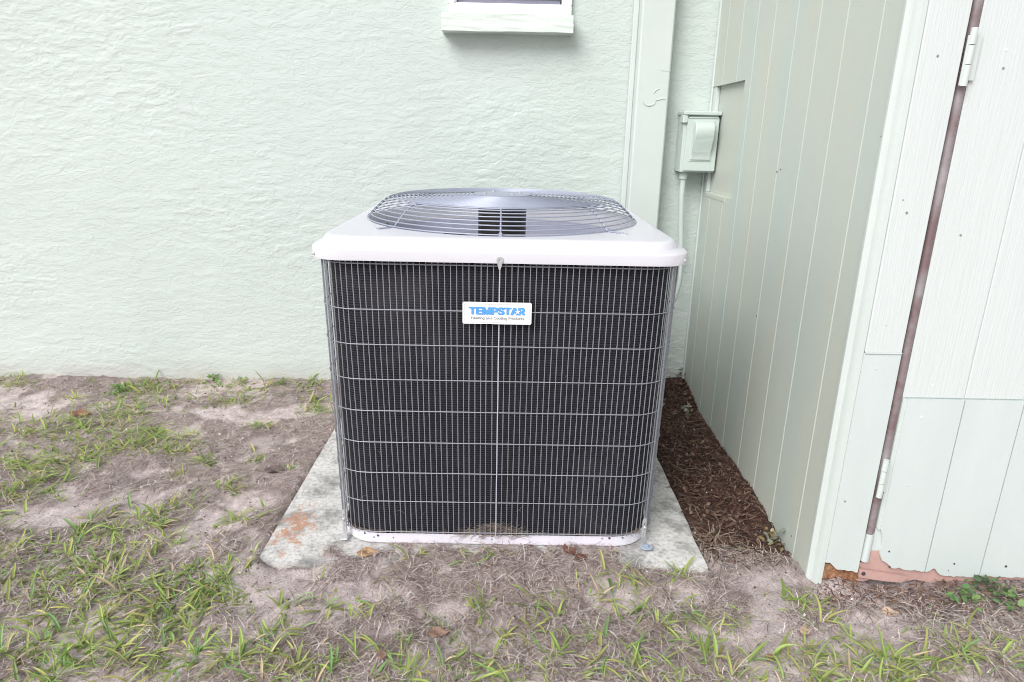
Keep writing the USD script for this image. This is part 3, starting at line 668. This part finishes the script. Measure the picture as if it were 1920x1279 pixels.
for k in range(3):
    u = np.linspace(0, 1, 9); a0 = k * 2 * math.pi / 3 + .35
    top, bot = [], []
    V, Fc = [], []
    for i, t in enumerate(u):
        r0 = .06; r1 = .385
        for jx, rad in enumerate(np.linspace(r0, r1, 6)):
            ang = a0 + (t - .5) * (0.9 + .5 * jx / 5); z = .745 + (t - .5) * -.11 * (0.5 + .5 * jx / 5)
            V.append((UC[0] + rad * math.cos(ang), UC[1] + rad * math.sin(ang), z))
    for i in range(8):
        for jx in range(5):
            p0 = i * 6 + jx; Fc += [[p0, p0 + 1, p0 + 7], [p0, p0 + 7, p0 + 6]]
    obj('blade', trimesh.Trimesh(V, Fc, process=False), blade_look, fan, smooth=40)
wpt = [(UC[0] - .07, UC[1] - .02, .83), (UC[0] - .16, UC[1] - .14, .86), (UC[0] - .19, UC[1] - .27, .862), (UC[0] - .28, UC[1] - .30, .868), (UC[0] - .32, UC[1] - .26, .90)]
obj('motor_cable', tube(wpt, .0045, 6), rubber, ac, smooth=50)
# nameplate with lettering
PXA, PXB, PZA, PZB = -.1115, .0655, .6785, .7355
PYF = UC[1] - hw(.71) - .0115
def rrect(x0, x1, z0, z1, r): return sbox(x0 + r, z0 + r, x1 - r, z1 - r).buffer(r, 6)
np_ = obj('nameplate', prism_y(rrect(PXA, PXB, PZA, PZB, .004), PYF, PYF + .004), plate_look, ac, smooth=20)
fr = rrect(PXA + .0045, PXB - .0045, PZA + .004, PZB - .004, .003)
obj('border_line', prism_y(fr.difference(fr.buffer(-.0007)), PYF - .0005, PYF + .0002), grey_ink, np_, smooth=20)
def letters(text, h, x0, z0, width, bold, depth=.0006):
    m = meshkit.text_mesh(text, h, depth, bold)
    m.apply_translation(-np.array([m.bounds[0][0], 0, 0])); k = width / (m.bounds[1][0])
    v = m.vertices.copy()
    m.vertices = np.stack([x0 + v[:, 0] * k, PYF - v[:, 2] - .0002, z0 + v[:, 1]], 1)
    return m
tx0, tw = PXA + .018, .141
xcur = tx0
cuts = meshkit.text_mesh('TEMPSTAR', .0178, .0006, True)
word = []
for k, dx in enumerate((-.0018, -.0009, 0, .0009, .0018)):
    for dz in (-.0005, .0005):
        m = letters('TEMPSTAR', .0178, tx0 + dx, .7045 + dz, tw, True); m.apply_translation((0, -.00006 * (2 * k + (dz > 0)), 0)); word.append(m)
obj('lettering', word, blue_ink, np_, smooth=False)
st = []
for k in range(10):
    a = math.pi / 2 + k * math.pi / 5; r = .0072 if k % 2 == 0 else .0028
    st.append((tx0 + tw - .0175 + r * math.cos(a), .7125 + r * math.sin(a)))
obj('star', prism_y(Polygon(st), PYF - .0016, PYF - .0002), plate_look, np_, smooth=False)
line2 = []
for k, dx in enumerate((-.0002, .0002)):
    m = letters('Heating and Cooling Products', .0070, tx0 + .004 + dx, .6910, tw - .005, False); m.apply_translation((0, -.0001 * k, 0)); line2.append(m)
obj('lettering', line2, grey_ink, np_, smooth=False)

# ------------------------------------------------------------------ grass, straw, litter
def ribbons(pos, head, length, width, elev, droop, curl, tint, nseg=5, wid_prof='blade', zoff=0.0, follow=None):
    """Curved tapering strips, one per row of pos. Returns vertices, faces and per-vertex colours."""
    N = len(pos); t = np.linspace(0, 1, nseg + 1)
    P = np.zeros((N, nseg + 1, 3)); P[:, 0] = pos; ds_ = length / nseg
    e, hd = elev.copy(), head.copy()
    for i in range(nseg):
        P[:, i + 1] = P[:, i] + ds_[:, None] * np.stack([np.cos(e) * np.cos(hd), np.cos(e) * np.sin(hd), np.sin(e)], 1)
        e = e - droop / nseg; hd = hd + curl / nseg
    if follow is not None:
        zg = gz(P[..., 0].ravel(), P[..., 1].ravel()).reshape(N, -1)
        P[..., 2] = np.maximum(P[..., 2], zg + follow[:, None])
    side = np.stack([-np.sin(head), np.cos(head), 0 * head], 1)[:, None]
    prof = np.interp(t, [0, .25, .6, .85, 1], [.55, 1, .9, .5, .06]) if wid_prof == 'blade' else np.interp(t, [0, .2, .8, 1], [.6, 1, .9, .4])
    w = width[:, None, None] * prof[None, :, None] / 2
    fold = wid_prof == 'blade'; c = 3 if fold else 2
    cols = [P - side * w, P - np.array([0, 0, 1.0]) * w * .55, P + side * w] if fold else [P - side * w, P + side * w]
    Vv = np.stack(cols, 2).reshape(N, -1, 3)
    base = (np.arange(N) * c * (nseg + 1))[:, None, None]
    k = np.arange(nseg) * c
    quad = np.concatenate([np.stack([np.stack([k + m, k + m + 1, k + m + 1 + c], 1), np.stack([k + m, k + m + 1 + c, k + m + c], 1)], 1).reshape(-1, 3) for m in range(c - 1)])
    Ff = (base + quad[None]).reshape(-1, 3)
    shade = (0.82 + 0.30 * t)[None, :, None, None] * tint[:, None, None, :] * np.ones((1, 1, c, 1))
    return Vv.reshape(-1, 3), Ff, np.clip(shade.reshape(-1, 3), 0, 1)

def join(parts):
    v, f, c, n = [], [], [], 0
    for a, b, d in parts:
        v.append(a); f.append(b + n); c.append(d); n += len(a)
    return np.vstack(v), np.vstack(f), np.vstack(c)

def green(n, r, yellow=.35):
    a = np.array([0.250, 0.365, 0.090]); b = np.array([0.490, 0.465, 0.170]); d = np.array([0.165, 0.310, 0.110])
    t = np.clip(r.beta(1.2, 2.2, n) * yellow * 2.2, 0, 1)[:, None]; u = (r.random(n) < .25)[:, None]
    c = np.where(u, d, a) * (1 - t) + b * t
    dry = (r.random(n) < .09)[:, None]; c = np.where(dry, np.array([0.50, 0.41, 0.27]), c)
    return c * r.uniform(.70, 1.30, (n, 1))

def in_setting(x, y):
    return (y < 3.0) & ~((x > .83) & (y > 1.555)) & ~((x > PX0 + .01) & (x < PX1 - .01) & (y > 1.70) & (y < PY1)) & ~((x < -.52) & (x > PX0) & (y > PY0) & (y < 1.9)) & ~((x > .37) & (x < PX1) & (y > PY0) & (y < 1.9))

def tuft(cx_, cy_, n, r, size=1.0, yellow=.35, spread=.012, up=(.35, 1.25), wide=1.0):
    x = cx_ + r.normal(0, spread, n); y = cy_ + r.normal(0, spread, n)
    z = gz(x, y) - .003
    hd = r.uniform(0, 2 * np.pi, n); L_ = r.uniform(.030, .085, n) * size
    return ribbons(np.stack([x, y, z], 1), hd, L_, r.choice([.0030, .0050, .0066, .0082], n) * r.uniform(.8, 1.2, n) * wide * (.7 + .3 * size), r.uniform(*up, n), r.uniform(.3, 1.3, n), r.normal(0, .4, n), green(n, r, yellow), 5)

gr = np.random.default_rng(21)
BL = [(230, 735, .20, 18), (330, 722, .20, 12), (240, 770, .18, 16), (50, 790, .22, 12), (140, 800, .20, 22), (290, 810, .13, 20), (200, 840, .16, 18), (30, 850, .18, 14), (75, 900, .10, 8), (20, 712, .14, 14), (500, 722, .14, 8), (430, 745, .10, 9), (605, 760, .08, 8), (560, 722, .1, 6), (400, 716, .1, 8), (280, 716, .12, 8),
      (100, 860, .14, 12), (330, 835, .08, 8), (390, 855, .05, 4), (440, 905, .05, 3), (215, 965, .12, 9), (290, 970, .08, 6), (180, 1000, .12, 9), (270, 1020, .1, 9), (450, 965, .05, 4), (345, 940, .06, 4), (20, 930, .15, 10), (590, 745, .06, 4), (480, 790, .05, 3),
      (60, 1025, .18, 24), (170, 1060, .16, 24), (60, 1110, .18, 28), (230, 1105, .15, 26), (375, 1085, .10, 16), (415, 1100, .06, 12), (130, 1180, .17, 26), (300, 1160, .14, 26), (50, 1240, .15, 24), (200, 1240, .15, 20), (380, 1225, .13, 16), (330, 1120, .12, 18), (460, 1195, .10, 12), (500, 1255, .10, 14), (0, 1170, .15, 18), (590, 1250, .09, 9),
      (545, 1180, .07, 5), (620, 1140, .07, 4), (560, 1115, .05, 3), (690, 1215, .08, 5), (780, 1255, .09, 12), (860, 1245, .07, 7), (1030, 1245, .08, 6), (1090, 1195, .06, 7), (1220, 1150, .08, 8), (1290, 1200, .08, 7), (1290, 1140, .06, 5), (1170, 1092, .05, 4), (1320, 1262, .10, 15), (1370, 1165, .06, 4), (1490, 1115, .05, 6), (1565, 1160, .06, 5), (1540, 1240, .10, 14), (1640, 1255, .10, 14), (1705, 1240, .09, 12), (1800, 1225, .08, 11), (1890, 1215, .08, 10), (1230, 1090, .05, 3), (1120, 1110, .06, 3), (1040, 1110, .06, 3), (900, 1050, .03, 3), (770, 1045, .03, 2), (1260, 1070, .04, 3), (1000, 1150, .08, 5), (1440, 1250, .08, 8), (700, 1120, .08, 4), (1760, 1180, .08, 5), (1620, 1200, .06, 5), (940, 1262, .08, 6), (1180, 1240, .08, 8)]
parts = []
for u, v_, rad, n in BL:
    c = hit(u, v_, 2, 0)
    lush = 1.0 if v_ > 990 else .95
    for _ in range(int(n * (1.75 if v_ > 990 else 3.2))):
        x, y = c[0] + gr.normal(0, rad * .55), c[1] + gr.normal(0, rad * .40)
        if not in_setting(np.array(x), np.array(y)): continue
        small = gr.random() < (.35 if v_ > 990 else .62)
        parts.append(tuft(x, y, gr.integers(3, 7) if not small else gr.integers(5, 11), gr, (lush * gr.uniform(.7, 1.2)) if not small else (.42 if v_ > 990 else .60), gr.choice([.15, .35, .6]), .008 if not small else .014, (.12, 1.05), 1.0 if not small else .6))
# a thin scatter of single blades everywhere
for _ in range(420):
    x, y = gr.uniform(-2.5, 1.6), gr.uniform(1.0, 2.98)
    if in_setting(np.array(x), np.array(y)) and gr.random() < (.7 if x < -.2 else .45) and not (x > .5 and y > 1.65): parts.append(tuft(x, y, gr.integers(1, 4), gr, gr.uniform(.35, .8), .6, .006))
gv, gf, gc = join(parts)
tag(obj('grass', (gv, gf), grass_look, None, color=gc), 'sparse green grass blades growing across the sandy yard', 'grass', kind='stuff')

# isolated tufts one can point to
SINGLE = [(905, 1140, 16, .85, .35, 'bright grass tuft standing alone below the middle of the unit'), (758, 1190, 46, .42, .05, 'small dark green rosette of fine grass, larger of the pair'), (858, 1192, 44, .36, .05, 'small dark green rosette of fine grass, smaller of the pair'),
          (822, 1158, 40, .42, .1, 'low deep green cushion of grass on bare sand above the pair of rosettes'), (945, 1185, 20, .85, .45, 'forked yellow green grass tuft right of the pair of rosettes'), (480, 862, 60, .42, .08, 'dense green grass cushion on the sand left of the concrete slab'),
          (330, 887, 26, .62, .7, 'yellowish grass tuft alone on the sand left of the slab'), (430, 912, 34, .38, .08, 'flat dark green grass patch below the dense cushion'), (545, 878, 18, .40, .2, 'small grass sprout beside the left edge of the slab'), (78, 905, 18, 1.0, .25, 'tall pale green grass clump near the left edge of the yard'),
          (412, 1095, 44, .80, .15, 'bushy bright green grass clump below the rust stained slab corner'), (300, 985, 16, .8, .5, 'upright yellow green sprout on the bare sand at left')]
for u, v_, n, size, yl, lab in SINGLE:
    c = hit(u, v_, 2, -.01)
    fine = n > 24
    tv, tf, tc = tuft(c[0], c[1], n, gr, size * 1.05, yl, .017 if fine else .011, (.3, 1.3), .55 if fine else 1.0)
    t_ = obj('grass_tuft', (tv, tf), grass_look, None, color=tc)
    tag(t_, lab, 'grass tuft', 'grass tufts standing apart on the sand')

# dead straw lying over the soil
sr = np.random.default_rng(33)
def straw(n, xr, yr, accept, cols, lr, wr_, lift=.004, k=4):
    x, y = sr.uniform(*xr, n * 3), sr.uniform(*yr, n * 3)
    ok = accept(x, y); x, y = x[ok][:n], y[ok][:n]; n = len(x)
    z = gz(x, y) + sr.uniform(0, lift, n)
    ln = sr.uniform(*lr, n)
    cols = np.asarray(cols); tint = cols[sr.integers(0, len(cols), n)] * sr.uniform(.6, 1.35, (n, 1))
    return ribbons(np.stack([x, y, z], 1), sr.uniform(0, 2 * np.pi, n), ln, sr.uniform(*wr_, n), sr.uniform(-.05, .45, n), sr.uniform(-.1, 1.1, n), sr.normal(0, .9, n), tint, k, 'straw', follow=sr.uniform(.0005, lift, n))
def acc(x, y):
    d = .92 - .84 * sandy(x, y)
    return in_setting(x, y) & (sr.random(len(x)) < d) & ~((x > .52) & (y > 1.72))
TAN = [(.56, .475, .45), (.42, .34, .32), (.64, .575, .55), (.26, .195, .185), (.52, .45, .34), (.72, .66, .64), (.15, .11, .10), (.20, .14, .13)]
sv, sf, sc = join([straw(42000, (-1.5, 1.6), (.98, 1.72), acc, TAN, (.014, .06), (.0006, .0014)), straw(26000, (-2.7, -.5), (1.70, 3.0), acc, TAN, (.012, .05), (.0007, .0016))])
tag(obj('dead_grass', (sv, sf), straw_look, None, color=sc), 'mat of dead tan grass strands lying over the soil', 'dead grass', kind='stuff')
def accm(x, y): return (x > .50) & (x < .852) & ((x > PX1 + .005) | (y > PY1)) & (sr.random(len(x)) < mulchy(x, y))
BR = [(.085, .042, .032), (.055, .030, .025), (.13, .07, .052), (.17, .11, .085), (.07, .038, .03), (.22, .155, .115), (.11, .05, .038)]
mv, mf, mc = join([straw(9000, (.52, .852), (1.60, 3.0), accm, BR, (.006, .035), (.0012, .0042), .006), straw(500, (.52, .852), (1.62, 3.0), accm, [(.11, .065, .048), (.16, .105, .08), (.075, .042, .034), (.20, .15, .115)], (.012, .035), (.006, .012), .012), straw(80, (.57, .72), (1.64, 1.80), accm, [(.42, .36, .27)], (.03, .08), (.0008, .0016), .010), straw(120, (.52, .852), (1.62, 3.0), accm, [(.30, .25, .19)], (.03, .08), (.0008, .0016), .01)])
tag(obj('leaf_litter', (mv, mf), straw_look, None, color=mc), 'dark brown leaf litter between the concrete slab and the shed siding', 'leaf litter', kind='stuff')
def acct(x, y): return (x > .86) & (sr.random(len(x)) < np.exp(-((y - 1.53) / .05) ** 2))
dv, df, dc = straw(1100, (.86, 1.6), (1.42, 1.575), acct, [(.22, .11, .07), (.12, .07, .055), (.30, .17, .10), (.10, .065, .06)], (.006, .028), (.0012, .0035), .006, 3)
tag(obj('rotten_debris', (dv, df), straw_look, None, color=dc), 'rotten wood crumbs and dirt along the foot of the shed door', 'debris', kind='stuff')
# crumbs: pale bits of shell and wood on the soil
cr = np.random.default_rng(41); bits = []; bc = []
base_bit = trimesh.creation.icosphere(0, 1.0)
nb = 5200
x, y = np.concatenate([cr.uniform(-2.5, -.5, 3000), cr.uniform(-.9, 1.5, 1500), cr.uniform(.56, .85, 700)]), np.concatenate([cr.uniform(1.5, 2.99, 3000), cr.uniform(1.05, 1.66, 1500), cr.uniform(1.6, 2.9, 700)])
ok = in_setting(x, y); x, y = x[ok], y[ok]; nb = len(x)
size_ = np.clip(cr.lognormal(-6.35, .45, nb), .0008, .0045)
vb = np.asarray(base_bit.vertices)[None] * cr.uniform(.5, 1.25, (nb, 12, 1)) * size_[:, None, None] * cr.uniform(.6, 1.5, (nb, 1, 3)) + np.stack([x, y, gz(x, y) + .0008], 1)[:, None]
fb = (np.asarray(base_bit.faces)[None] + (np.arange(nb) * 12)[:, None, None]).reshape(-1, 3)
pal = np.array([(.60, .55, .52), (.26, .19, .17), (.11, .075, .065), (.09, .06, .055), (.74, .71, .69), (.34, .24, .19)])
bc = np.repeat(pal[cr.integers(0, 6, nb)] * cr.uniform(.7, 1.2, (nb, 1)), 12, 0)
tag(obj('crumbs', (vb.reshape(-1, 3), fb), straw_look, None, color=bc), 'small pale crumbs and shell bits scattered on the soil', 'debris', kind='stuff')
# straw caught in the bottom of the grille
n = 900
ang = sr.normal(0, 1, n)
x = UC[0] - .005 + np.clip(sr.normal(0, .055, n), -.13, .13); hmax = .034 * np.exp(-((x - UC[0]) / .062) ** 2) + .004
z = .030 + hmax * sr.random(n); y = UC[1] - .4535 + sr.uniform(-.006, .006, n)
hv, hf, hc = ribbons(np.stack([x, y, z], 1), np.where(sr.random(n) < .5, 0, np.pi) + sr.normal(0, .12, n), sr.uniform(.01, .04, n), sr.uniform(.0008, .0018, n), sr.uniform(-.7, .7, n), sr.normal(0, .6, n), sr.normal(0, .2, n), np.array([(.34, .28, .24), (.42, .36, .30), (.24, .19, .16)])[sr.integers(0, 3, n)], 3, 'straw')
n = 700
s_ = sr.choice([-1, 1], n); xx = UC[0] + s_ * sr.uniform(.20, .45, n); ee = np.maximum(np.abs(xx - UC[0]) - (PH - .105), 0)
yy = UC[1] - (PH - .105) - np.sqrt(np.maximum(.105 ** 2 - ee ** 2, 0)) + .012
h2 = ribbons(np.stack([xx, yy, .031 + sr.uniform(0, .006, n)], 1), np.where(sr.random(n) < .5, 0, np.pi) + sr.normal(0, .3, n), sr.uniform(.01, .03, n), sr.uniform(.0008, .0018, n), sr.uniform(-.2, .4, n), sr.normal(0, .5, n), sr.normal(0, .2, n), np.array([(.34, .28, .24), (.42, .36, .30), (.20, .15, .13)])[sr.integers(0, 3, n)], 3, 'straw')
# single straws and specks stuck in the coil
n = 46
sx = sr.uniform(-.42, .40, n)
h3 = ribbons(np.stack([sx, np.full(n, UC[1] - .4535), sr.uniform(.07, .60, n)], 1), np.where(sr.random(n) < .5, 0, np.pi), sr.uniform(.008, .035, n), sr.uniform(.0010, .0022, n), sr.uniform(.5, 1.9, n), sr.normal(0, .8, n), 0 * sx, np.array([(.40, .38, .36), (.50, .48, .45), (.30, .27, .24)])[sr.integers(0, 3, n)], 3, 'straw')
hv, hf, hc = join([(hv, hf, hc), h2, h3])
tag(obj('caught_straw', (hv, hf), straw_look, None, color=hc), 'dry grass clippings heaped inside the bottom of the wire grille', 'dry grass', kind='stuff')

# fallen leaves
def leaf(u, v_, size, ang, colr, label, curl=.25, tilt=.15):
    c = hit(u, v_, 2, 0.0)
    tt = np.linspace(0, 1, 9); w = np.sin(np.pi * tt ** .8) * .30 + .01
    P = []
    for t, ww in zip(tt, w):
        for s in (-1, -.5, 0, .5, 1):
            P.append(((t - .5), s * ww, curl * (s * ww) ** 2 * 2.2 + .18 * (t - .5) ** 2 + .03 * math.sin(9 * t + 3 * s)))
    P = np.array(P) * size
    F_ = []
    for i in range(8):
        for s in range(4):
            a = i * 5 + s; F_ += [[a, a + 1, a + 6], [a, a + 6, a + 5]]
    m = trimesh.Trimesh(P, F_, process=False)
    m.apply_transform(trimesh.transformations.rotation_matrix(tilt, [1, .4, 0])); m.apply_transform(trimesh.transformations.rotation_matrix(ang, [0, 0, 1]))
    m.apply_translation((c[0], c[1], float(gz(c[0], c[1])) + .006))
    var = meshkit.fbm(P * 60 + u, 3, 4)[:, None]
    tag(obj('fallen_leaf', m, straw_look, None, color=np.clip(np.array(colr) * (.6 + .9 * var), 0, 1)), label, 'leaf', 'fallen leaves on the yard')
leaf(690, 1040, .062, .3, (.40, .26, .15), 'orange tan dry leaf on the soil below the left end of the base rail')
leaf(1065, 1040, .060, 1.9, (.17, .085, .065), 'dark red brown leaf below the right half of the base rail')
leaf(1090, 1050, .050, .7, (.14, .06, .045), 'second brown leaf touching the dark red brown one')
leaf(822, 1178, .052, .2, (.27, .17, .13), 'reddish leaf lying between the two dark green rosettes')
leaf(1445, 1225, .035, .8, (.24, .13, .10), 'small rust red leaf on the sand in the lower right of the yard')
leaf(1672, 1135, .050, .1, (.44, .33, .25), 'tan leaf in front of the shed door')
leaf(1512, 1178, .040, .4, (.44, .31, .24), 'pale orange leaf among grass in front of the shed corner')
leaf(150, 775, .085, .1, (.24, .13, .085), 'brown leaf among grass near the stucco wall')
leaf(515, 878, .070, .2, (.13, .10, .10), 'grey brown crumpled leaf left of the concrete slab', .6)
leaf(715, 1225, .034, 1.7, (.30, .19, .15), 'small pinkish brown leaf at the bottom left of the two rosettes')

# broad-leaved weeds
def weed(u, v_, n, size, cols, label, height=.04, name='weed', cat='weed'):
    c = hit(u, v_, 2, 0.0); r = np.random.default_rng(int(u * 7 + v_))
    V_, F_, C_, k = [], [], [], 0
    for i in range(n):
        a = r.uniform(0, 2 * np.pi); d = abs(r.normal(0, size)); x, y = c[0] + d * math.cos(a), c[1] + d * math.sin(a)
        z = float(gz(x, y)) + r.uniform(.2, 1) * height * math.exp(-(d / size / 1.5) ** 2); s = r.uniform(.004, .0095)
        nrm_t = r.normal(0, .5, 2); ang = r.uniform(0, 6.28)
        pts = [(0, 0)] + [(s * (1.1 * math.cos(t) + 1), s * .75 * math.sin(t)) for t in np.linspace(-2.5, 2.5, 7)]
        for px, py in pts:
            X_, Y_ = px * math.cos(ang) - py * math.sin(ang), px * math.sin(ang) + py * math.cos(ang)
            V_.append((x + X_, y + Y_, z + nrm_t[0] * X_ + nrm_t[1] * Y_))
        F_ += [[k, k + j, k + j + 1] for j in range(1, 7)]; k += 8
        C_ += [np.array(cols[r.integers(0, len(cols))]) * r.uniform(.7, 1.2)] * 8
        # stem
    stems = ribbons(np.tile([c[0], c[1], float(gz(c[0], c[1]))], (10, 1)), r.uniform(0, 6.28, 10), r.uniform(.6, 1.4, 10) * size * 1.4, np.full(10, .0016), r.uniform(.3, 1.2, 10), r.uniform(0, 1, 10), r.normal(0, .3, 10), np.tile(np.array(cols[0]), (10, 1)), 4, 'straw')
    w_ = thing(name, label, cat, (c[0], c[1], float(gz(c[0], c[1]))), 'broad leaved weeds' if name == 'weed' else 'dried weeds along the siding')
    obj('leaves', (np.array(V_), np.array(F_)), grass_look, w_, color=np.array(C_))
    obj('stem', stems[:2], grass_look, w_, color=stems[2])
GW = [(.17, .29, .10), (.22, .33, .12), (.13, .24, .10)]
weed(1805, 1122, 38, .035, GW, 'small leafy green weed at the foot of the shed door, left of the other one')
weed(1848, 1100, 32, .03, [(.10, .17, .09), (.13, .21, .08)], 'grey green weed growing up close against the bottom edge of the shed door')
weed(1902, 1128, 44, .04, GW, 'leafy green weed at the right edge in front of the shed door')
weed(225, 728, 60, .045, GW, 'broad leaved green weed against the stucco wall left of the unit')
weed(400, 712, 40, .035, [(.15, .27, .06)], 'low green weed right at the foot of the stucco wall')
weed(1448, 1008, 34, .028, [(.30, .24, .10), (.38, .33, .22), (.26, .29, .24)], 'dried yellowish weed leaning on the foot of the grooved siding', .07, 'dried_weed')
weed(1290, 775, 26, .03, [(.25, .24, .14), (.35, .33, .28)], 'withered weed in the litter near the back of the siding', .05, 'dried_weed')
weed(1275, 725, 30, .03, [(.20, .20, .12), (.30, .28, .22)], 'grey withered weed in the corner below the downspout side of the unit', .06, 'dried_weed')
